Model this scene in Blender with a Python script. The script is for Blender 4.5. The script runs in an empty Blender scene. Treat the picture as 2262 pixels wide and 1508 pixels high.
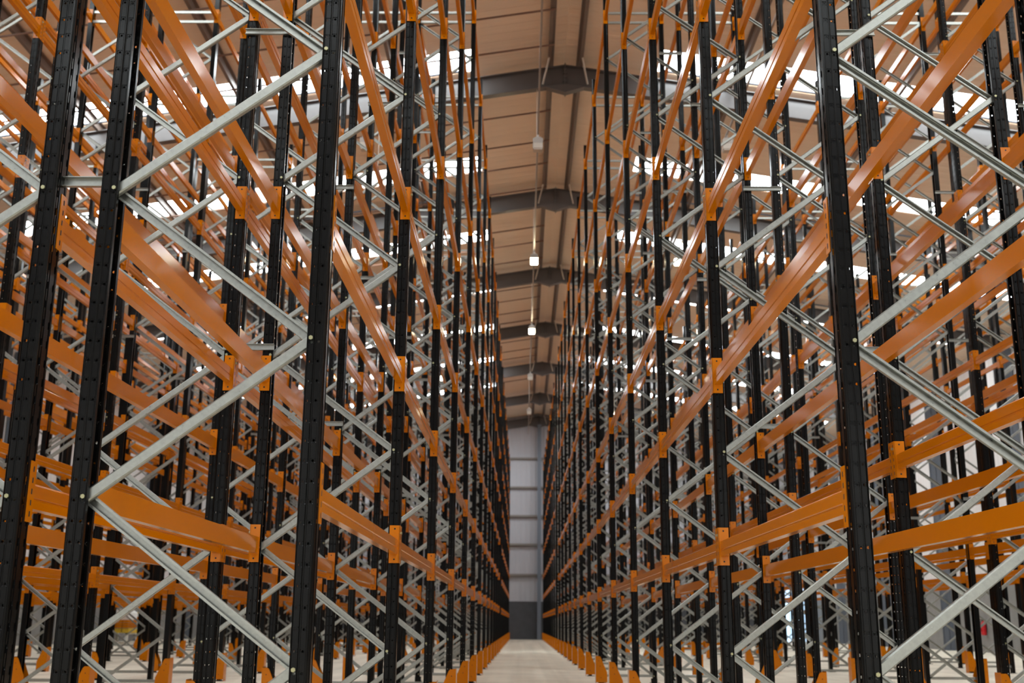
import bpy, math, random
from mathutils import Matrix, Vector

random.seed(7)
S = bpy.context.scene
COL = S.collection
# ------------------------------------------------------------------ camera
H = 0.895                       # lens height above the floor
FPX, PITCH, YAW, ROLL = 2467.45, 0.2476, -0.0107, 0.0077
fw = Vector((math.sin(YAW)*math.cos(PITCH), math.cos(YAW)*math.cos(PITCH), math.sin(PITCH)))
r0 = Vector((math.cos(YAW), -math.sin(YAW), 0.0)); u0 = r0.cross(fw)
rt = r0*math.cos(ROLL) + u0*math.sin(ROLL); up = -r0*math.sin(ROLL) + u0*math.cos(ROLL)
cd = bpy.data.cameras.new('camera'); cam = bpy.data.objects.new('camera', cd); COL.objects.link(cam)
cam.matrix_world = Matrix(((rt.x, up.x, -fw.x, 0), (rt.y, up.y, -fw.y, 0), (rt.z, up.z, -fw.z, H), (0, 0, 0, 1)))
cd.sensor_width = 36.0; cd.lens = FPX/2262*36.0; cd.clip_end = 300
cd.dof.use_dof = True; cd.dof.focus_distance = 5.6; cd.dof.aperture_fstop = 3.6
S.camera = cam
# ------------------------------------------------------------------ view and light
S.view_settings.view_transform = 'Standard'; S.view_settings.look = 'None'
S.view_settings.gamma = 1.0; S.view_settings.use_curve_mapping = False
S.view_settings.exposure = 0.6
SKY_E = 11.0                    # brightness of the translucent roof lights
LAMP_E = 40.0
W = bpy.data.worlds.new('overcast'); S.world = W; W.use_nodes = True
W.node_tree.nodes['Background'].inputs[0].default_value = (0.75, 0.85, 1.0, 1)
W.node_tree.nodes['Background'].inputs[1].default_value = 0.6
S.cycles.use_denoising = True
S.cycles.max_bounces = 8; S.cycles.diffuse_bounces = 4; S.cycles.glossy_bounces = 3

# ------------------------------------------------------------------ materials
def mat(name, col, rough=0.5, metal=0.0, spec=0.5, noise=None, coat=0.0, bump=None):
    m = bpy.data.materials.new(name); m.use_nodes = True
    nt = m.node_tree; b = nt.nodes['Principled BSDF']
    b.inputs['Base Color'].default_value = (*col, 1); b.inputs['Roughness'].default_value = rough
    b.inputs['Metallic'].default_value = metal; b.inputs['Specular IOR Level'].default_value = spec
    b.inputs['Coat Weight'].default_value = coat; b.inputs['Coat Roughness'].default_value = 0.12
    if noise:
        scale, amt, ramt = noise
        tc = nt.nodes.new('ShaderNodeTexCoord'); n = nt.nodes.new('ShaderNodeTexNoise')
        n.inputs['Scale'].default_value = scale; n.inputs['Detail'].default_value = 5
        nt.links.new(tc.outputs['Object'], n.inputs['Vector'])
        mp = nt.nodes.new('ShaderNodeMapRange')
        mp.inputs[1].default_value = 0.3; mp.inputs[2].default_value = 0.7
        mp.inputs[3].default_value = 1-amt; mp.inputs[4].default_value = 1+amt
        nt.links.new(n.outputs['Fac'], mp.inputs[0])
        mx = nt.nodes.new('ShaderNodeVectorMath'); mx.operation = 'SCALE'
        mx.inputs[0].default_value = col; nt.links.new(mp.outputs[0], mx.inputs['Scale'])
        nt.links.new(mx.outputs[0], b.inputs['Base Color'])
        mr = nt.nodes.new('ShaderNodeMapRange')
        mr.inputs[1].default_value = 0.3; mr.inputs[2].default_value = 0.7
        mr.inputs[3].default_value = rough-ramt; mr.inputs[4].default_value = rough+ramt
        nt.links.new(n.outputs['Fac'], mr.inputs[0]); nt.links.new(mr.outputs[0], b.inputs['Roughness'])
    return m

def add_ribs(m, axis, period, strength=0.6, dist=0.03):
    """profiled sheeting: a rib pattern along one object axis, as bump"""
    nt = m.node_tree; b = nt.nodes['Principled BSDF']
    tc = nt.nodes.new('ShaderNodeTexCoord'); wv = nt.nodes.new('ShaderNodeTexWave')
    wv.wave_type = 'BANDS'; wv.bands_direction = axis; wv.wave_profile = 'SIN'
    wv.inputs['Scale'].default_value = 2*math.pi/period/20.0
    rp = nt.nodes.new('ShaderNodeValToRGB'); rp.color_ramp.elements[0].position = 0.55; rp.color_ramp.elements[1].position = 0.8
    bp = nt.nodes.new('ShaderNodeBump'); bp.inputs['Strength'].default_value = strength; bp.inputs['Distance'].default_value = dist
    nt.links.new(tc.outputs['Object'], wv.inputs['Vector']); nt.links.new(wv.outputs['Fac'], rp.inputs[0])
    nt.links.new(rp.outputs[0], bp.inputs['Height']); nt.links.new(bp.outputs[0], b.inputs['Normal'])

def emit(name, col, strength):
    m = bpy.data.materials.new(name); m.use_nodes = True
    b = m.node_tree.nodes['Principled BSDF']
    b.inputs['Base Color'].default_value = (0.8, 0.8, 0.8, 1); b.inputs['Roughness'].default_value = 0.6
    b.inputs['Emission Color'].default_value = (*col, 1); b.inputs['Emission Strength'].default_value = strength
    return m

M_BLACK = mat('black_rack_paint', (0.0045, 0.0041, 0.0038), 0.17, 0, 0.13)
M_ORANGE = mat('orange_rack_paint', (0.55, 0.160, 0.0008), 0.13, 0, 0.20)
M_GALV = mat('galvanised_steel', (0.31, 0.315, 0.29), 0.33, 0.8, 0.5, (60, 0.10, 0.06))
M_ZINC = mat('zinc_bolt', (0.36, 0.34, 0.20), 0.35, 0.8)
M_HOLE = mat('dark_hole', (0.01, 0.008, 0.006), 0.8)
M_CEIL = mat('ceiling_liner', (0.74, 0.60, 0.475), 0.55, 0, 0.3, (0.7, 0.03, 0.02))  # white liner; the tan holds the warm light bounced off the floor
add_ribs(M_CEIL, 'Y', 0.333, 0.5, 0.02)
M_RAFT = mat('grey_steel_paint', (0.085, 0.075, 0.072), 0.38, 0, 0.5, (3, 0.08, 0.04))
M_PURL = mat('galvanised_purlin', (0.17, 0.13, 0.11), 0.5, 0.3, 0.4)
M_PALE = mat('pale_strut', (0.45, 0.38, 0.32), 0.5, 0.2)
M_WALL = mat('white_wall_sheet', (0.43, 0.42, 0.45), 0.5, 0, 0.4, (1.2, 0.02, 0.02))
add_ribs(M_WALL, 'X', 0.3, 0.6, 0.03)
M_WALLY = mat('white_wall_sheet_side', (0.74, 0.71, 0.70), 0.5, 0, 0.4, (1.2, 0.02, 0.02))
add_ribs(M_WALLY, 'Y', 0.3, 0.6, 0.03)
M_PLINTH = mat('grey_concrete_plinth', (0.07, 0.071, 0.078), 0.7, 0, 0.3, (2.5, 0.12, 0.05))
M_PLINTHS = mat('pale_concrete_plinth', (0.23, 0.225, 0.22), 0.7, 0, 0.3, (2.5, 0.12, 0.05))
M_COLUMN = mat('blue_grey_column_paint', (0.13, 0.145, 0.175), 0.45, 0, 0.4)
M_RAIL = mat('wall_rail_steel', (0.30, 0.27, 0.25), 0.5, 0.3, 0.4)
M_SKY = emit('rooflight_daylight', (0.88, 0.965, 1.0), SKY_E)
M_FILL = emit('added_front_fill', (0.95, 0.98, 1.0), 0.7)  # glow of the invented panels on the front wall
M_LAMP = emit('lamp_lit', (1.0, 0.86, 0.55), LAMP_E)
M_LAMPOFF = mat('lamp_diffuser_unlit', (0.5, 0.44, 0.38), 0.4)
M_HOUS = mat('lamp_housing', (0.36, 0.32, 0.29), 0.45, 0.2)
M_PIPE = mat('sprinkler_pipe_paint', (0.16, 0.085, 0.055), 0.5)
M_RED = mat('red_paint', (0.52, 0.012, 0.018), 0.35)
M_DOOR = emit('daylit_door_glass', (0.45, 0.72, 1.0), 1.1)
M_WHITE = mat('white_plastic', (0.78, 0.78, 0.74), 0.5)
M_YELLOW = mat('yellow_paint', (0.75, 0.50, 0.03), 0.45)

# floor: pale power-floated concrete with long faint tyre bands and saw-cut joints
M_FLOOR = mat('concrete_floor', (0.56, 0.50, 0.42), 0.5, 0, 0.4)
def floor_nodes(m):
    nt = m.node_tree; b = nt.nodes['Principled BSDF']; L = nt.links.new
    tc = nt.nodes.new('ShaderNodeTexCoord')
    n1 = nt.nodes.new('ShaderNodeTexNoise'); n1.inputs['Scale'].default_value = 1.1; n1.inputs['Detail'].default_value = 6
    L(tc.outputs['Object'], n1.inputs['Vector'])
    mp = nt.nodes.new('ShaderNodeMapping'); mp.inputs['Scale'].default_value = (3.2, 0.035, 1)
    L(tc.outputs['Object'], mp.inputs['Vector'])
    n2 = nt.nodes.new('ShaderNodeTexNoise'); n2.inputs['Scale'].default_value = 1.0; n2.inputs['Detail'].default_value = 3
    L(mp.outputs[0], n2.inputs['Vector'])
    ad = nt.nodes.new('ShaderNodeMath'); ad.operation = 'ADD'; L(n1.outputs['Fac'], ad.inputs[0]); L(n2.outputs['Fac'], ad.inputs[1])
    rp = nt.nodes.new('ShaderNodeValToRGB')
    rp.color_ramp.elements[0].position = 0.40; rp.color_ramp.elements[0].color = (0.58, 0.53, 0.425, 1)
    rp.color_ramp.elements[1].position = 0.62; rp.color_ramp.elements[1].color = (0.78, 0.72, 0.59, 1)
    dv = nt.nodes.new('ShaderNodeMath'); dv.operation = 'MULTIPLY'; dv.inputs[1].default_value = 0.5
    L(ad.outputs[0], dv.inputs[0]); L(dv.outputs[0], rp.inputs[0]); L(rp.outputs[0], b.inputs['Base Color'])
floor_nodes(M_FLOOR)

# ------------------------------------------------------------------ mesh helpers
class MB:
    def __init__(s): s.v = []; s.f = []; s.m = []
    def face(s, pts, mi=0):
        i = len(s.v); s.v += [tuple(p) for p in pts]; s.f.append(tuple(range(i, i+len(pts)))); s.m.append(mi)
    def box(s, x0, x1, y0, y1, z0, z1, mi=0):
        i = len(s.v)
        s.v += [(x, y, z) for z in (z0, z1) for x, y in ((x0, y0), (x1, y0), (x1, y1), (x0, y1))]
        for q in ((3, 2, 1, 0), (4, 5, 6, 7), (0, 1, 5, 4), (1, 2, 6, 5), (2, 3, 7, 6), (3, 0, 4, 7)):
            s.f.append(tuple(i+k for k in q)); s.m.append(mi)
    def prism(s, poly, a, b, axis, mi=0):
        """closed polygon extruded from a to b along an axis (poly gives the two other coordinates, cyclic order)"""
        n = len(poly); i = len(s.v)
        for t in (a, b):
            for p, q in poly:
                s.v.append({'x': (t, p, q), 'y': (q, t, p), 'z': (p, q, t)}[axis])
        s.f.append(tuple(i+n-1-k for k in range(n))); s.m.append(mi)
        s.f.append(tuple(i+n+k for k in range(n))); s.m.append(mi)
        for k in range(n):
            j = (k+1) % n
            s.f.append((i+k, i+j, i+n+j, i+n+k)); s.m.append(mi)
    def tube(s, p, q, r, seg=8, mi=0):
        p = Vector(p); q = Vector(q); d = (q-p).normalized()
        a = d.orthogonal().normalized(); b = d.cross(a)
        i = len(s.v)
        for t in (p, q):
            for k in range(seg):
                w = 2*math.pi*k/seg; s.v.append(tuple(t+a*math.cos(w)*r+b*math.sin(w)*r))
        s.f.append(tuple(i+seg-1-k for k in range(seg))); s.m.append(mi)
        s.f.append(tuple(i+seg+k for k in range(seg))); s.m.append(mi)
        for k in range(seg):
            j = (k+1) % seg
            s.f.append((i+k, i+j, i+seg+j, i+seg+k)); s.m.append(mi)
    def add(s, other, loc=(0, 0, 0), rot=None):
        i = len(s.v); l = Vector(loc)
        for p in other.v:
            w = Vector(p)
            if rot is not None: w = rot @ w
            s.v.append(tuple(w+l))
        s.f += [tuple(i+k for k in q) for q in other.f]; s.m += other.m
    def mesh(s, name, mats, merge=False):
        me = bpy.data.meshes.new(name)
        me.from_pydata(s.v, [], s.f)
        for m in mats: me.materials.append(m)
        if any(s.m): me.polygons.foreach_set('material_index', s.m)
        me.update()
        return me

def link(name, data, parent=None, loc=(0, 0, 0), rot=None):
    o = bpy.data.objects.new(name, data); COL.objects.link(o)
    o.parent = parent; o.location = loc
    if rot: o.rotation_euler = rot
    return o
def tag(o, label, cat, group=None, kind=None):
    o['label'] = label; o['category'] = cat
    if group: o['group'] = group
    if kind: o['kind'] = kind
    return o
def struct(name, mb, mats, label, cat):
    o = link(name, mb.mesh(name, mats)); o['kind'] = 'structure'; o['label'] = label; o['category'] = cat
    return o

ORD = ['first', 'second', 'third', 'fourth', 'fifth', 'sixth', 'seventh', 'eighth', 'ninth', 'tenth', 'eleventh', 'twelfth',
       'thirteenth', 'fourteenth', 'fifteenth', 'sixteenth', 'seventeenth', 'eighteenth', 'nineteenth', 'twentieth',
       'twenty-first', 'twenty-second', 'twenty-third', 'twenty-fourth', 'twenty-fifth', 'twenty-sixth', 'twenty-seventh', 'twenty-eighth',
       'twenty-ninth', 'thirtieth']
NUM = ['one', 'two', 'three', 'four', 'five', 'six', 'seven', 'eight', 'nine', 'ten']

# ------------------------------------------------------------------ the building
XR, ZR, SL = 0.935, 13.745, 0.158          # ridge line of the liner, roof slope
XL_W, XR_W = -18.3, 17.4                    # side walls
YF, YB = -14.0, 69.35                       # end walls
def zroof(x): return ZR - SL*abs(x-XR)
SKY_Y = [23.25+5.93*k for k in range(-6, 8)]
SKY_W = 1.05

b = MB(); b.box(XL_W-0.4, XR_W+0.4, YF-0.4, YB+0.4, -0.3, 0.0)
struct('floor', b, [M_FLOOR], 'pale smooth concrete warehouse floor', 'floor')

b = MB()
def slope_sheet(b, xa, xb, ya, yb):
    za, zb = zroof(xa), zroof(xb)
    b.face([(xa, ya, za), (xb, ya, zb), (xb, yb, zb), (xa, yb, za)][::-1])
    b.face([(xa, ya, za+0.12), (xb, ya, zb+0.12), (xb, yb, zb+0.12), (xa, yb, za+0.12)])
for sx, xe in ((-1, XL_W), (1, XR_W)):
    xi = XR+sx*2.15; xo = XR+sx*15.2
    lo, hi = sorted((XR, xi)); slope_sheet(b, lo, hi, YF, YB)
    lo, hi = sorted((xo, xe)); slope_sheet(b, lo, hi, YF, YB)
    lo, hi = sorted((xi, xo))
    ys = [YF] + [t for y in SKY_Y for t in (y-SKY_W/2, y+SKY_W/2)] + [YB]
    for k in range(0, len(ys), 2):
        slope_sheet(b, lo, hi, ys[k], ys[k+1])
struct('ceiling', b, [M_CEIL], 'white profiled liner sheets of the pitched roof, warm bounced light in the colour', 'ceiling')

wn = 0
for sx, sd in ((-1, 'left'), (1, 'right')):
    xi = XR+sx*2.15; xo = XR+sx*15.2
    for k, y in enumerate(SKY_Y):
        wn += 1
        b = MB()
        a = MB(); lo, hi = sorted((xi, xo)); za, zb = zroof(lo)+0.03, zroof(hi)+0.03
        ya, yb = y-SKY_W/2, y+SKY_W/2
        b.face([(lo, ya, za), (hi, ya, zb), (hi, yb, zb), (lo, yb, za)][::-1])
        b.face([(lo, ya, za+0.02), (hi, ya, zb+0.02), (hi, yb, zb+0.02), (lo, yb, za+0.02)])
        struct('window_%d' % wn, b, [M_SKY], 'bright translucent roof light strip on the %s slope, %s of the row' % (sd, ORD[k]), 'roof light')

def gable(name, y0, y1, zb, m, label):
    b = MB()
    b.prism([(zb, XL_W), (zb, XR_W), (zroof(XR_W)+0.1, XR_W), (ZR+0.1, XR), (zroof(XL_W)+0.1, XL_W)], y0, y1, 'y')
    struct(name, b, [m], label, 'wall')
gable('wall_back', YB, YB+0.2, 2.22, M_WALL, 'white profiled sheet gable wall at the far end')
gable('wall_front', YF-0.2, YF, 0.0, M_WALL, 'white profiled sheet gable wall behind the camera')
for k, x in enumerate((-13.0, -6.5, 0.0, 6.5, 13.0)):  # unseen glowing panels, added to brighten the faces turned to the camera
    wn += 1
    b = MB(); b.box(x-2.4, x+2.4, YF, YF+0.06, 0.0, 5.2)
    struct('window_%d' % wn, b, [M_FILL], 'added glowing fill light panel behind the camera, %s from the left' % ORD[k], 'fill panel')
for nm, x0, x1 in (('wall_left', XL_W-0.2, XL_W), ('wall_right', XR_W, XR_W+0.2)):
    b = MB(); b.box(x0, x1, YF, YB, 2.4, zroof(x0 if x0 < 0 else x1)+0.1)
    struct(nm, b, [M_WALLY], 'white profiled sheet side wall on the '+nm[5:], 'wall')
b = MB(); b.box(XL_W, XR_W, YB-0.06, YB+0.2, 0, 2.22)
struct('trim_1', b, [M_PLINTH], 'dark grey concrete plinth of the far wall', 'plinth')
b = MB(); b.box(XR_W-0.06, XR_W+0.2, YF, YB-0.06, 0, 2.4)
struct('trim_2', b, [M_PLINTHS], 'grey concrete plinth of the right wall', 'plinth')
b = MB(); b.box(XL_W-0.2, XL_W+0.06, YF, YB-0.06, 0, 2.4)
struct('trim_3', b, [M_PLINTHS], 'grey concrete plinth of the left wall', 'plinth')

# rails across the far wall and the gable post
for k, z in enumerate((3.775, 5.594, 7.326, 9.08, 10.885)):
    b = MB()
    b.box(XL_W, XR_W, YB-0.16, YB-0.0, z-0.01, z+0.01); b.box(XL_W, XR_W, YB-0.012, YB, z-0.09, z+0.09); b.box(XL_W, XR_W, YB-0.16, YB-0.148, z-0.05, z+0.01)
    o = link('wall_rail', b.mesh('wall_rail', [M_RAIL]))
    tag(o, 'dark steel rail across the white far wall, %s above the plinth' % ORD[k], 'rail', 'rails of the far wall')

def i_section(b, p, q, depth, width, tw=0.012, tf=0.018):
    """I-beam lying in an x-z plane from p to q (top line), depth measured downwards"""
    (xa, y, za), (xb, _, zb) = p, q
    if xa > xb: xa, za, xb, zb = xb, zb, xa, za
    def slab(t0, t1, w):
        i = len(b.v)
        for x, z in ((xa, za), (xb, zb)):
            b.v += [(x, y-w, z-t1), (x, y+w, z-t1), (x, y+w, z-t0), (x, y-w, z-t0)]
        for f in ((3, 2, 1, 0), (4, 5, 6, 7), (0, 1, 5, 4), (1, 2, 6, 5), (2, 3, 7, 6), (3, 0, 4, 7)):
            b.f.append(tuple(i+k for k in f)); b.m.append(0)
    slab(0, tf, width/2); slab(depth-tf, depth, width/2); slab(tf, depth-tf, tw/2)

TOPZ = ZR - 0.21
def ztop(x): return TOPZ - SL*abs(x-XR)
FR_Y = [23.75+7.6*k for k in range(-4, 7)]
for k, y in enumerate(FR_Y):
    y = min(y, YB-0.15)
    fr = link('portal_frame', None, None, (XR, y, 0))
    near = k-3
    where = {1: 'nearest in view', 7: 'against the far wall'}.get(near)
    if near < 1: where = 'overhead, %s in front of the first one in view' % ORD[-near]
    elif where is None: where = '%s in view from the camera' % ORD[near-1]
    tag(fr, 'grey steel portal roof frame, ' + where, 'roof frame', 'portal frames of the roof')
    for sx, xe in ((-1, XL_W+0.25), (1, XR_W-0.25)):
        b = MB(); i_section(b, (0, 0, TOPZ), (xe-XR, 0, ztop(xe)), 0.50, 0.19)
        link('rafter', b.mesh('rafter', [M_RAFT]), fr)
        b = MB()
        b.box(xe-XR-0.2, xe-XR+0.2, -0.1, -0.085, 0, ztop(xe)-0.3); b.box(xe-XR-0.2, xe-XR+0.2, 0.085, 0.1, 0, ztop(xe)-0.3)
        b.box(xe-XR-0.01, xe-XR+0.01, -0.1, 0.1, 0, ztop(xe)-0.3)
        link('column', b.mesh('column', [M_COLUMN]), fr)
        b = MB(); b.tube((sx*0.36, -0.55, TOPZ+0.02), (sx*0.52, -0.03, TOPZ-0.47), 0.022)
        link('fly_brace', b.mesh('fly_brace', [M_PALE]), fr)
        if near in (1, 2, 3):
            b = MB(); b.tube((sx*2.3, -0.42, ztop(XR+sx*2.3)+0.02), (xe-XR, -0.42, ztop(xe)+0.02), 0.028)
            link('service_pipe', b.mesh('service_pipe', [M_COLUMN]), fr)
    b = MB()                                     # apex plate, haunch and its bolts
    b.box(-0.012, 0.012, -0.11, 0.11, TOPZ-0.72, TOPZ+0.03)
    for sx in (-1, 1):
        i = len(b.v)
        P = [(0, TOPZ-0.70), (sx*0.46, TOPZ-0.49-SL*0.46), (0, TOPZ-0.48)]
        for w in (-0.09, 0.09): b.v += [(x, w, z) for x, z in P]
        b.f += [(i, i+1, i+2), (i+5, i+4, i+3), (i, i+3, i+4, i+1), (i+1, i+4, i+5, i+2), (i+2, i+5, i+3, i)]; b.m += [0]*5
        for z in range(6):
            b.tube((sx*0.012, -0.06, TOPZ-0.1-0.1*z), (sx*0.045, -0.06, TOPZ-0.1-0.1*z), 0.018, 6)
    link('apex_plate', b.mesh('apex_plate', [M_RAFT]), fr)

b = MB(); b.box(0.90, 1.13, YB-0.40, YB-0.388, 0, 13.0); b.box(0.90, 1.13, YB-0.175, YB-0.163, 0, 13.0); b.box(1.008, 1.022, YB-0.388, YB-0.175, 0, 13.0)
tag(link('gable_post', b.mesh('gable_post', [M_COLUMN])), 'blue grey steel post standing against the far wall at the aisle end', 'post')

k = 0
for dx in (-0.335, 0.335, -3.9, 3.9, -7.38, 7.38, -10.75, 10.75, -14.2, 14.2):
    x = XR+dx; z = ztop(x); s = 1 if dx > 0 else -1
    b = MB()
    b.box(x-0.006, x+0.006, YF, YB-0.2, z, z+0.2-SL*0.1); b.box(min(x, x+s*0.07), max(x, x+s*0.07), YF, YB-0.2, z+0.004, z+0.010); b.box(min(x, x-s*0.07), max(x, x-s*0.07), YF, YB-0.2, z+0.185-SL*.1, z+0.195-SL*.1)
    o = link('roof_purlin', b.mesh('roof_purlin', [M_PURL]))
    tag(o, 'long steel purlin under the %s roof slope, %s from the ridge' % ('left' if dx < 0 else 'right', ORD[k//2]), 'purlin', 'roof purlins'); k += 1

# sprinkler branch pipes across the left slope and the long main they hang by
for k in range(26):
    y = 16.0+1.65*k + (0.15 if k % 2 else 0)
    if any(abs(y-f) < 0.25 for f in FR_Y): y += 0.4
    x0, x1 = 0.66, XL_W+0.6
    b = MB(); b.tube((x0, y, ztop(x0)-0.03), (x1, y, ztop(x1)-0.03), 0.022, 6)
    o = link('sprinkler_pipe', b.mesh('sprinkler_pipe', [M_PIPE]))
    tag(o, 'thin dark sprinkler pipe under the left roof slope, %s from the camera' % ORD[k], 'pipe', 'sprinkler pipes under the roof')

# lamp tracks with high-bay lamps
LAMP_Z = H+9.75
def lamp(x, y, lit, label):
    t = link('high_bay_light', None, None, (x, y, LAMP_Z))
    tag(t, label, 'light', 'high-bay lamps on the tracks')
    b = MB(); b.box(-0.105, 0.105, -0.105, 0.105, 0.02, 0.12); b.box(-0.07, 0.07, -0.07, 0.07, 0.12, 0.16); b.tube((0, 0, 0.16), (0, 0, 0.235), 0.02, 8)
    link('lamp_housing', b.mesh('lamp_housing', [M_HOUS]), t)
    b = MB(); b.box(-0.10, 0.10, -0.10, 0.10, -0.10, 0.02); b.box(-0.085, 0.085, -0.085, 0.085, -0.125, -0.10)
    o = link('lamp_diffuser', b.mesh('lamp_diffuser', [M_LAMP if lit else M_LAMPOFF]), t)
    o['label'] = 'glowing warm diffuser' if lit else 'unlit pale diffuser'
for tx, nm, lits in ((0.28, 'central aisle', (0, 1, 1, 0, 0)), (-3.35, 'left aisle', (0, 1, 0, 1, 0)), (4.25, 'right aisle', (0, 1, 1, 0, 1))):
    b = MB(); b.box(tx-0.018, tx+0.018, YF, 60.0, LAMP_Z+0.235, LAMP_Z+0.285)
    trk = link('lamp_track', b.mesh('lamp_track', [M_RAIL]))
    tag(trk, 'slim pale lamp track hung under the roof above the ' + nm, 'track')
    for y in FR_Y[:-2]:
        b = MB(); b.tube((tx, y, LAMP_Z+0.285), (tx, y, ztop(tx)-0.49), 0.008, 6)
        link('hanger', b.mesh('hanger', [M_PALE]), trk)
    for k, l in enumerate(lits):
        lamp(tx, 21.75+7.6*k, l, '%s high-bay lamp above the %s, %s from the camera' % ('lit' if l else 'unlit', nm, ORD[k]))

# ------------------------------------------------------------------ pallet racking
Y0, BAY, ZTOP = 4.124, 2.80, 10.26          # centre of the first post, bay pitch, post height
NB1 = 13                                     # frames before the cross aisle
FRAMES = [Y0+BAY*n for n in range(NB1)] + [40.95+BAY*n for n in range(10)]
PW, PD, DEP = 0.10, 0.066, 0.905             # post width, post depth, frame depth
BI = 0.051                                   # bolt line behind the front face
DX = (DEP-2*BI)/2
NODE0, NODED = 0.733, 0.602
PL_H = 0.2254
LV1 = [1.247, 2.306, 3.451, 4.891, 6.330, 7.771, 9.740]
LV2 = [1.783, 3.746, 5.707, 7.670, 9.630]

# --- perforated post: open section, real slots and holes, 75 mm pitch. Origin on the front face centre line, front = +x
def perforated_post():
    b = MB(); MOD = 0.075; n = int(ZTOP/MOD)
    def P(seg, s, z):               # a flat strip of the section: seg = ((u0,v0),(u1,v1)), s along it
        (ua, va), (ub, vb) = seg; L = math.hypot(ub-ua, vb-va); t = s/L
        return (ua+(ub-ua)*t, va+(vb-va)*t, z)
    def strip(seg, holes):          # holes: list of (centre s, half width, half height, round)
        (ua, va), (ub, vb) = seg; L = math.hypot(ub-ua, vb-va)
        if not holes:
            b.face([P(seg, 0, 0), P(seg, L, 0), P(seg, L, ZTOP), P(seg, 0, ZTOP)]); return
        s0 = 0.0
        for hs, hw, hh, rnd in holes:
            c = max(hw, hh)+0.004 if rnd else hw
            a0, a1 = hs-c, hs+c
            b.face([P(seg, s0, 0), P(seg, a0, 0), P(seg, a0, ZTOP), P(seg, s0, ZTOP)])
            zprev = 0.0
            for k in range(n):
                zc = (k+0.5)*MOD
                if rnd:
                    z0, z1 = zc-c, zc+c
                    b.face([P(seg, a0, zprev), P(seg, a1, zprev), P(seg, a1, z0), P(seg, a0, z0)])
                    sq = [(a1, zc), (a1, z1), (hs, z1), (a0, z1), (a0, zc), (a0, z0), (hs, z0), (a1, z0)]
                    oc = [(hs+hw*math.cos(math.pi/4*j), zc+hw*math.sin(math.pi/4*j)) for j in range(8)]
                    for j in range(8):
                        q = (j+1) % 8
                        b.face([P(seg, *oc[j]), P(seg, *sq[j]), P(seg, *sq[q]), P(seg, *oc[q])])
                    zprev = z1
                else:
                    z0, z1 = zc-hh, zc+hh
                    b.face([P(seg, a0, zprev), P(seg, a1, zprev), P(seg, a1, z0), P(seg, a0, z0)]); zprev = z1
            b.face([P(seg, a0, zprev), P(seg, a1, zprev), P(seg, a1, ZTOP), P(seg, a0, ZTOP)])
            s0 = a1
        b.face([P(seg, s0, 0), P(seg, L, 0), P(seg, L, ZTOP), P(seg, s0, ZTOP)])
    w = PW/2; r = 0.006
    strip(((0, -w+r), (0, w-r)), [(0.020, 0.0095, 0.0145, False), (0.068, 0.0095, 0.0145, False)])
    for s in (1, -1):
        def q(*pts): return pts if s == 1 else tuple((pts[1], pts[0]))
        strip(q((0, s*(w-r)), (-r, s*w)), [])
        strip(q((-r, s*w), (-0.035, s*w)), [(0.015, 0.0052, 0.0052, True)])
        strip(q((-0.035, s*w), (-0.040, s*(w-0.007))), [])
        strip(q((-0.040, s*(w-0.007)), (-0.0585, s*(w-0.007))), [(0.0095, 0.0055, 0.0055, True)])
        strip(q((-0.0585, s*(w-0.007)), (-0.062, s*(w-0.001))), [])
        strip(q((-0.062, s*(w-0.001)), (-PD, s*(w-0.004))), [])
        strip(q((-PD, s*(w-0.004)), (-PD, s*(w-0.022))), [])
        strip(q((-PD, s*(w-0.022)), (-0.056, s*(w-0.022))), [])
    import bmesh
    me = b.mesh('post', [M_BLACK])
    bm = bmesh.new(); bm.from_mesh(me)
    bmesh.ops.remove_doubles(bm, verts=bm.verts, dist=0.0003)
    geo = bmesh.ops.solidify(bm, geom=bm.faces[:], thickness=0.0022)
    bm.to_mesh(me); bm.free()
    return me
ME_POST = perforated_post()

def plain_post(b, x, s, mi=0, z1=ZTOP):
    """unperforated C post for the distant frames; front face at x, facing s"""
    w = PW/2; X = lambda u: x+s*u
    for seg in (((0, -w), (0, w)), ((0, w), (-PD, w)), ((-PD, w), (-PD, w-.022)), ((-PD, -w+.022), (-PD, -w)), ((-PD, -w), (0, -w))):
        (a, c), (d, e) = seg
        b.face([(X(a), c, 0), (X(d), e, 0), (X(d), e, z1), (X(a), c, z1)])

def channel(L, back, ext=0.026, wid=0.040, dep=0.024, t=0.003):
    """galvanised C channel along +x; back=True: web on the camera side (-y) else open side towards -y"""
    b = MB(); h = wid/2; a, e = -ext, L+ext
    y0, y1 = (-0.026, -0.002) if back else (0.002, 0.026)
    yw = (y0, y0+t) if back else (y1-t, y1)
    lip = (y1-t, y1) if back else (y0, y0+t)
    c = 0.005                                   # rolled corners: chamfered bends catch the roof light
    def Y(d): return y0+d if back else y1-d     # distance from the web
    prof = [(0, -h+c), (0, h-c), (c, h), (y1-y0, h), (y1-y0, h-0.009), (y1-y0-t, h-0.009), (y1-y0-t, h-t), (c+0.001, h-t), (t, h-c-0.001),
            (t, -h+c+0.001), (c+0.001, -h+t), (y1-y0-t, -h+t), (y1-y0-t, -h+0.009), (y1-y0, -h+0.009), (y1-y0, -h), (c, -h)]
    prof = [(Y(d), z) for d, z in prof]
    if back: prof = prof[::-1]
    n = len(prof); i0 = len(b.v)
    for x in (a, e): b.v += [(x, y, z) for y, z in prof]
    for k in range(n):
        q = (k+1) % n
        b.f.append((i0+k, i0+n+k, i0+n+q, i0+q)); b.m.append(0)
    b.tube((0, -0.051, 0), (0, -0.043, 0), 0.0085, 6, 1); b.tube((0, 0.043, 0), (0, 0.054, 0), 0.0085, 6, 1); b.tube((0, -0.045, 0), (0, 0.045, 0), 0.005, 6, 1)
    return b
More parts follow.
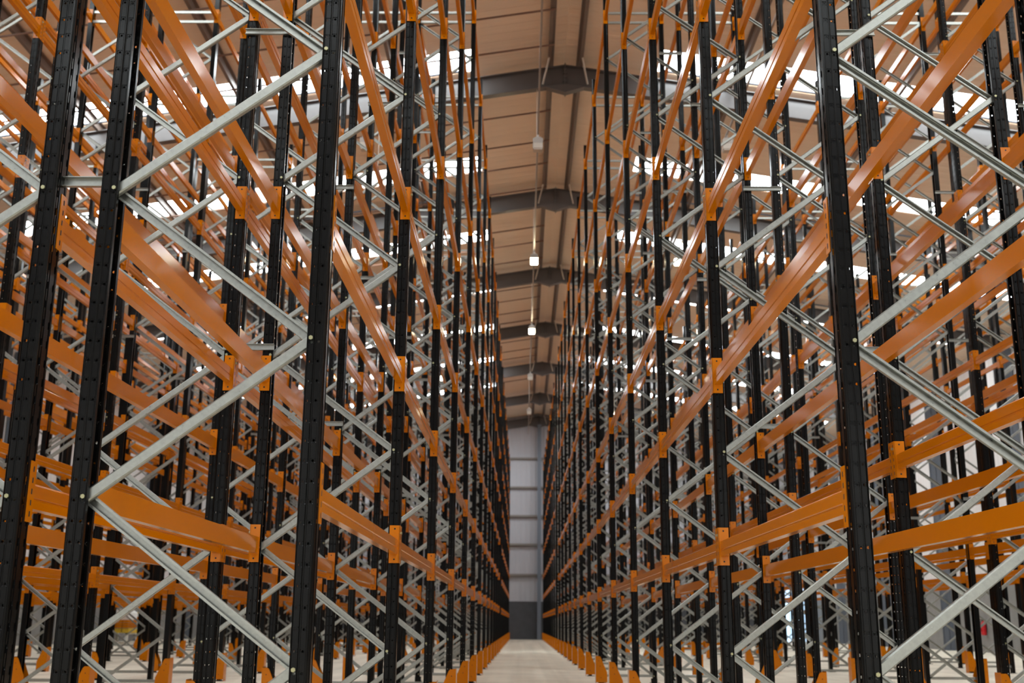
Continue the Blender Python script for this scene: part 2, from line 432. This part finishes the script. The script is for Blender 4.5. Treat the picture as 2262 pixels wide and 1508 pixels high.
LB = math.hypot(2*DX, NODED); ANG = math.atan2(NODED, 2*DX)
CH_UP = channel(LB, True); CH_DN = channel(LB, False); CH_H = channel(2*DX, True)
ME_UP = CH_UP.mesh('diagonal_brace', [M_GALV, M_ZINC]); ME_DN = CH_DN.mesh('diagonal_brace', [M_GALV, M_ZINC]); ME_H = CH_H.mesh('horizontal_brace', [M_GALV, M_ZINC])
b = MB(); b.box(-0.115, 0.025, -0.07, 0.07, 0, 0.008); b.box(-0.085, 0.003, -0.056, -0.051, 0.008, 0.09); b.box(-0.085, 0.003, 0.051, 0.056, 0.008, 0.09)
b.tube((-0.098, 0.05, 0.008), (-0.098, 0.05, 0.03), 0.008, 6)
ME_FOOT = b.mesh('base_plate', [M_BLACK])

def braces(par):
    """(kind, x, z, angle) of every brace; par = 0 when the even nodes sit on the left post"""
    out = []
    for k in range(-1, 15):
        z = NODE0+NODED*k
        left = ((k % 2) == par)
        out.append(('up', -DX, z, -ANG) if left else ('dn', DX, z, math.pi+ANG))
    out += [('h', -DX, 9.775, 0.0), ('h', -DX, 9.935, 0.0), ('h', -DX, 0.131, 0.0)]
    return out

def frame_parts(root, par):
    for s in (-1, 1):
        o = link('post', ME_POST, root, (s*(DX+BI), 0, 0.008)); o.rotation_euler = (0, 0, 0 if s > 0 else math.pi)
        f = link('base_plate', ME_FOOT, root, (s*(DX+BI), 0, 0)); f.rotation_euler = (0, 0, 0 if s > 0 else math.pi)
    for kind, x, z, a in braces(par):
        if kind == 'h':
            link('horizontal_brace', ME_H, root, (x, 0, z))
        elif kind == 'up':
            link('diagonal_brace', ME_UP, root, (x, 0, z), (0, a, 0))
        else:                       # runs up to the left: channel flipped so that its open side stays towards -y
            link('diagonal_brace', ME_DNL, root, (x, 0, z), (0, ANG, 0))
# the down channel is drawn along -x so that a plain rotation keeps its open side on -y
b = MB(); b.v = [(-x, y, z) for x, y, z in CH_DN.v]; b.f = [tuple(reversed(f)) for f in CH_DN.f]; b.m = CH_DN.m
CH_DNL = b; ME_DNL = b.mesh('diagonal_brace', [M_GALV, M_ZINC])

def simple_frame(par):
    b = MB()
    plain_post(b, DX+BI, 1); plain_post(b, -DX-BI, -1)
    b.box(-DX-BI-0.025, -DX-BI+0.115, -0.07, 0.07, 0, 0.008); b.box(DX+BI-0.115, DX+BI+0.025, -0.07, 0.07, 0, 0.008)
    for kind, x, z, a in braces(par):
        c = MB(); h = 0.020; L = 2*DX if kind == 'h' else LB
        if kind == 'dn':
            c.box(-L, 0, 0.002, 0.026, h-0.003, h, 1); c.box(-L, 0, 0.002, 0.026, -h, -h+0.003, 1); c.box(-L, 0, 0.023, 0.026, -h, h, 1)
            b.add(c, (x, 0, z), Matrix.Rotation(ANG, 3, 'Y'))
        else:
            c.box(0, L, -0.026, -0.002, -h, h, 1)
            b.add(c, (x, 0, z), Matrix.Rotation(a, 3, 'Y'))
    return b.mesh('upright_frame', [M_BLACK, M_GALV])
ME_SIMPLE = [simple_frame(0), simple_frame(1)]

# racks: (side, near front x, far front x, levels, parity of the even nodes (0 = on the left post))
def chain(side):
    out = []
    x = 0.752 if side < 0 else 1.192
    gap = 0.177 if side < 0 else 0.20
    n = 7 if side < 0 else 6
    for i in range(n):
        out.append((side, i, side*x, side*(x+DEP)))
        x += DEP + (gap if i % 2 == 0 else 1.944)
    return out
RACKS = chain(-1)+chain(1)
def levels(side, i):
    return LV1 if (side < 0 or i == 0) else LV2
def parity(side, i):
    near_even = (i % 2 == 0)                  # nodes of the line nearest the central aisle
    left_even = near_even if side > 0 else not near_even
    return 0 if left_even else 1
def rackname(side, i): return '%s rack %s of the aisle' % (ORD[i], 'left' if side < 0 else 'right')
def rackshort(side, i): return '%s %s rack' % (ORD[i], 'left' if side < 0 else 'right')

for side, i, xa, xb in RACKS:
    for n, y in enumerate(FRAMES):
        xc = (xa+xb)/2; par = parity(side, i)
        lab = 'black upright frame, %s from the camera, in the %s' % (ORD[n], rackname(side, i))
        grp = 'upright frames of the pallet racks'
        detailed = (i < 2 and n < 6) or (i < 4 and n < 4)
        if detailed:
            t = link('upright_frame', None, None, (xc, y, 0)); frame_parts(t, par)
        else:
            t = link('upright_frame', ME_SIMPLE[par], None, (xc, y, 0))
        tag(t, lab, 'rack frame', grp)

# --- beams.  Beam body along +y, origin at the plate foot on the post front line; f = facing (+1: front looks to +x)
BL = BAY-PW
ZB0, ZB1 = 0.0538, 0.150
def beam_body(f):
    b = MB(); x1, x0 = -0.008, -0.050
    # box section with a pressed groove along the front face and a raised lip at the back
    prof = [(x0, ZB0), (x1, ZB0), (x1, ZB0+0.030), (x1-0.004, ZB0+0.034), (x1-0.004, ZB0+0.038), (x1, ZB0+0.042), (x1, ZB1-0.010), (x1-0.010, ZB1-0.010),
            (x1-0.014, ZB1), (x0, ZB1)]
    if f < 0: prof = [(-x, z) for x, z in prof][::-1]
    b.prism([(z, x) for x, z in prof], 0.004, BL-0.004, 'y')
    return b
def connector(f, far):
    """angle bracket: plate across the post's side with two locking holes, hooked flange on its front"""
    b = MB(); xs = sorted((f*-0.058, f*0.003)); xf = sorted((f*0.0012, f*0.0052))
    y0, y1 = (BL-0.004, BL) if far else (0.0, 0.004)
    b.box(xs[0], xs[1], y0, y1, 0, PL_H)
    fy = (BL-0.004, BL+0.046) if far else (-0.046, 0.004)
    b.box(xf[0], xf[1], fy[0], fy[1], 0, PL_H)
    yo = y0-0.0006 if far else y1+0.0006
    for z in (0.022, PL_H-0.0205):
        b.tube((f*-0.026, yo-0.0005, z), (f*-0.026, yo+0.0005, z), 0.0055, 8, 1)
    xo = f*0.0055
    for k in range(5):
        z = 0.03+0.0415*k; ym = (fy[0]+fy[1])/2
        b.box(xo-0.0006, xo+0.0006, ym-0.004, ym+0.004, z-0.010, z+0.010, 1)
    if far: b.tube((f*0.005, BL+0.02, PL_H-0.045), (f*0.016, BL+0.02, PL_H-0.045), 0.008, 6, 2)
    return b
MBB = {f: beam_body(f) for f in (-1, 1)}
MBC = {(f, e): connector(f, e) for f in (-1, 1) for e in (False, True)}
ME_BEAM = {f: MBB[f].mesh('rack_beam', [M_ORANGE]) for f in (-1, 1)}
ME_CON = {k: v.mesh('end_connector', [M_ORANGE, M_HOLE, M_ZINC]) for k, v in MBC.items()}
def far_beam(f):
    b = MB(); x = sorted((f*-0.050, f*-0.008)); b.box(x[0], x[1], 0, BL, ZB0, ZB1)
    for e in (False, True):
        xs = sorted((f*-0.058, f*0.004)); y0, y1 = (BL-0.004, BL) if e else (0, 0.004)
        b.box(xs[0], xs[1], y0, y1, 0, PL_H)
        fy = (BL, BL+0.046) if e else (-0.046, 0.0)
        xf = sorted((f*0.0012, f*0.0052)); b.box(xf[0], xf[1], fy[0], fy[1], 0, PL_H)
    return b
FARB = {f: far_beam(f) for f in (-1, 1)}

ALLB = []       # (score, rack index, line 0/1, bay, level)
for ri, (side, i, xa, xb) in enumerate(RACKS):
    for ln, x in ((0, xa), (1, xb)):
        for bay in range(len(FRAMES)-1):
            if bay == NB1-1: continue
            for lv, z in enumerate(levels(side, i)):
                ALLB.append((ri, ln, bay, lv))
PICK = '710210010101710101020100700170027000100271000002000180001000000081111113110281101111711371117110701311101101111270120013701110128010101370100012011101128112001110118001202401100113110000107024012220302034702371122020812120338122012320217022002420147123903111239021313511211120002301211124a04221352023702180202132712181019131913301207020102400229030102290337120a04471338120102320317035304321457124713491301010a14271142035902391430021a043703421337131703380230035303391442130a041a031303291409141103410217014a03300340020a0328012813170463143713030451031700331421032304270322142001470251025112290201035214300333146303570312044000301250025903290227030905470458132204121403134704410339051302530464046712211338130314501038022b0624054313300467043315331320032003111149053a152a143804320560045204030243023a1502046704201469134014580332123004430522013b060a1530142705621550131a040004320368044505640742152314030537041205021259163003071462122302271323152a03401330132316230553165405691610135904101411130a14070547141100381447055315670407144c0847143213120518034316670531132113101400042906180308011906440524163b0700056102011531030a06400550143a0624050216591238141a14471403063705200414070103691549164c064114311347066b0527156'   # the 300 beams that show largest: rack, face, bay, level
INDIV = {tuple(int(ch, 36) for ch in PICK[q:q+4]) for q in range(0, len(PICK), 4)}
IND = INDIV
FACE = ['near side', 'far side']
rest = MB()
for t in ALLB:
    ri, ln, bay, lv = t; side, i, xa, xb = RACKS[ri]
    x = (xa, xb)[ln]; f = (1 if ln == 0 else -1)*(-side); z = levels(side, i)[lv]; y = FRAMES[bay]+PW/2
    if t in IND:
        o = link('rack_beam', ME_BEAM[f], None, (x, y, z))
        for e in (False, True): link('end_connector', ME_CON[(f, e)], o)
        tag(o, 'orange beam, level %s, bay %s from camera, %s of %s' % (NUM[lv], NUM[bay] if bay < 10 else ORD[bay], FACE[ln], rackshort(side, i)), 'rack beam', 'orange beams of the pallet racks')
    else:
        rest.add(FARB[f], (x, y, z))
o = link('distant_racking', rest.mesh('distant_racking', [M_ORANGE]))
tag(o, 'mass of more distant orange rack beams behind the nearer ones', 'rack beams', None, 'stuff')

# --- row spacers between back-to-back racks
SPZ = [2.585, 4.802, 7.02, 9.235]
def spacer_mesh(x0, x1):
    b = MB(); b.box(x0, x1, -0.0015, 0.0015, -0.020, 0.020); b.box(x0, x1, -0.020, 0, 0.017, 0.020); b.box(x0, x1, -0.020, 0, -0.020, -0.017)
    return b.mesh('row_spacer', [M_GALV])
cnt = 0
for side in (-1, 1):
    rk = [r for r in RACKS if r[0] == side]
    for j in range(0, len(rk)-1, 2):
        fa, fb = sorted((rk[j][3], rk[j+1][2])); gap = fb-fa
        nmax = (23, 8, 6)[j//2]
        me0 = spacer_mesh(-gap/2+0.002, gap/2-0.002); me1 = spacer_mesh(-gap/2-0.075, gap/2+0.075)
        for n in range(nmax):
            for lv, z in enumerate(SPZ):
                cnt += 1
                if n == 0: o = link('row_spacer', me0, None, ((fa+fb)/2, FRAMES[n]+0.02, z))
                else: o = link('row_spacer', me1, None, ((fa+fb)/2, FRAMES[n]-PW/2-0.003, z))
                tag(o, 'galvanised spacer joining %s and %s %s racks, frame %s, %s from floor' % (ORD[j], ORD[j+1], 'left' if side < 0 else 'right', ORD[n], ORD[lv]),
                    'spacer', 'row spacers between back-to-back racks')

# --- orange foot guards on the aisle-side posts
def guard_mesh(f):
    b = MB(); t = 0.005
    P = [(0.048, 0.03), (0.048, 0.42), (-0.014, 0.42), (-0.030, 0.406), (-0.130, 0.18), (-0.132, 0.03)]
    for y in (-0.080, 0.075):
        poly = [(f*x, z) for x, z in P]
        if f > 0: poly = poly[::-1]
        b.prism([(z, x) for x, z in poly], y, y+t, 'y')
    b.box(*sorted((f*0.043, f*0.048)), -0.075, 0.075, 0.0, 0.43)
    for x, z in ((0.0, 0.35), (-0.02, 0.27), (-0.03, 0.10)):
        b.tube((f*x, -0.0806, z), (f*x, -0.0795, z), 0.006, 8, 1)
    return b.mesh('foot_guard', [M_ORANGE, M_HOLE])
ME_G = {1: guard_mesh(1), -1: guard_mesh(-1)}
for side, i, xa, xb in RACKS:
    ln = 0 if i % 2 == 0 else 1
    x = (xa, xb)[ln]; f = (1 if ln == 0 else -1)*(-side)
    for n, y in enumerate(FRAMES):
        if n >= NB1 and i > 2: continue
        o = link('foot_guard', ME_G[f], None, (x, y, 0))
        tag(o, 'orange foot guard at the %s post, %s of the %s' % (ORD[n], FACE[ln], rackshort(side, i)), 'foot guard', 'foot guards on the rack posts')

# --- low end barriers where the racks stop at the cross aisle
for side, i, xa, xb in RACKS:
    if i > 3: continue
    y = FRAMES[NB1-1]+0.42; x0, x1 = sorted((xa, xb))
    t = link('end_barrier', None, None, ((x0+x1)/2, y, 0)); L = (x1-x0)/2+0.08
    tag(t, 'low orange end barrier behind the %s at the cross aisle' % rackshort(side, i), 'barrier', 'end barriers at the cross aisle')
    for z0, z1 in ((0.27, 0.36), (0.10, 0.19)):
        b = MB(); b.prism([(-0.03, z0), (-0.03, z1), (-0.045, (z0+z1)/2)], -L, L, 'x'); b.box(-L, L, -0.03, 0.02, z0, z1)
        link('barrier_rail', b.mesh('barrier_rail', [M_ORANGE]), t)
    for s in (-1, 1):
        b = MB(); b.box(s*(L-0.12)-0.05, s*(L-0.12)+0.05, 0.02, 0.10, 0, 0.40); b.box(s*(L-0.12)-0.08, s*(L-0.12)+0.08, -0.04, 0.16, 0, 0.01)
        link('barrier_post', b.mesh('barrier_post', [M_ORANGE]), t)

# ------------------------------------------------------------------ things along the walls
def extinguisher(x, y, label):
    t = link('fire_extinguisher', None, None, (x, y, 0.62)); tag(t, label, 'fire extinguisher', 'fire extinguishers on the right wall')
    b = MB(); prof = [(0.0, 0), (0.085, 0), (0.095, 0.02), (0.095, 0.40), (0.07, 0.46), (0.03, 0.49), (0.03, 0.52)]
    seg = 14
    for k in range(len(prof)-1):
        (ra, za), (rb, zb) = prof[k], prof[k+1]
        for j in range(seg):
            a, c = 2*math.pi*j/seg, 2*math.pi*(j+1)/seg
            b.face([(ra*math.cos(a), ra*math.sin(a), za), (ra*math.cos(c), ra*math.sin(c), za), (rb*math.cos(c), rb*math.sin(c), zb), (rb*math.cos(a), rb*math.sin(a), zb)])
    link('cylinder', b.mesh('cylinder', [M_RED]), t)
    b = MB(); b.box(-0.02, 0.02, -0.02, 0.02, 0.52, 0.56); b.box(-0.12, 0.02, -0.012, 0.012, 0.56, 0.575); b.box(-0.10, 0.02, -0.012, 0.012, 0.53, 0.54)
    link('valve_handle', b.mesh('valve_handle', [M_BLACK]), t)
    b = MB(); b.tube((-0.03, 0, 0.54), (-0.11, 0.0, 0.46), 0.012); b.tube((-0.11, 0, 0.46), (-0.115, 0, 0.12), 0.012)
    link('hose', b.mesh('hose', [M_BLACK]), t)
    b = MB(); b.box(0.09, 0.115, -0.03, 0.03, 0.1, 0.5)
    link('wall_bracket', b.mesh('wall_bracket', [M_BLACK]), t)
extinguisher(XR_W-0.06-0.115, 43.2, 'red fire extinguisher on the right wall plinth, the nearer one')
extinguisher(XR_W-0.06-0.115, 60.5, 'red fire extinguisher farther along the right wall plinth')

b = MB()
for k in range(6): b.box(15.6+0.24*k, 15.6+0.24*k+0.2, YB-0.12, YB-0.08, 0, 3.1)
o = link('door_1', b.mesh('door_1', [M_DOOR])); o['kind'] = 'structure'; o['label'] = 'bluish daylit strip door in the far wall at right'; o['category'] = 'door'

# materials left standing by the far left wall: a strapped stack of beams under a white bag, and striped posts
t = link('beam_stack', None, None, (-16.9, 48.6, 0))
tag(t, 'stack of orange and yellow rack parts with a white bag by the left wall', 'stack')
for k in range(3):
    b = MB()
    for j in range(5): b.box(-0.62+0.25*j, -0.62+0.25*j+0.22, -1.1, 1.1, 0.62+0.11*k, 0.62+0.11*k+0.10)
    link('beam_layer', b.mesh('beam_layer', [M_ORANGE]), t)
b = MB()
for j in range(4): b.box(-0.62+0.32*j, -0.62+0.32*j+0.28, -1.0, 1.0, 0.42, 0.60)
link('yellow_layer', b.mesh('yellow_layer', [M_YELLOW]), t)
b = MB()
pr = [(0.95, -0.6), (0.95, 0.5), (1.22, 0.42), (1.38, 0.15), (1.36, -0.35), (1.2, -0.55)]
b.prism(pr, -0.7, 0.7, 'y'); link('white_bag', b.mesh('white_bag', [M_WHITE]), t)
for x in (-0.5, 0.5):
    b = MB(); b.box(x-0.05, x+0.05, -0.9, -0.8, 0, 0.42); b.box(x-0.05, x+0.05, 0.8, 0.9, 0, 0.42); b.box(x-0.05, x+0.05, -0.9, 0.9, 0.36, 0.42)
    link('trestle', b.mesh('trestle', [M_WHITE]), t)
for k, x in enumerate((-15.75, -15.35, -14.95)):
    t = link('striped_post', None, None, (x, 47.2, 0))
    tag(t, 'white post with orange and yellow bands by the left wall, %s of three' % ('leftmost', 'middle', 'rightmost')[k], 'post', 'striped posts by the left wall')
    b = MB(); b.box(-0.07, 0.07, -0.05, 0.05, 0.0, 1.45); b.box(-0.14, 0.14, -0.14, 0.14, 0, 0.03); link('shaft', b.mesh('shaft', [M_WHITE]), t)
    for z, m, nm in ((0.62, M_ORANGE, 'orange_band'), (0.92, M_ORANGE, 'orange_band'), (0.42, M_YELLOW, 'yellow_band'), (1.22, M_YELLOW, 'yellow_band')):
        b = MB(); b.box(-0.078, 0.078, -0.058, 0.058, z, z+0.15); link(nm, b.mesh(nm, [m]), t)
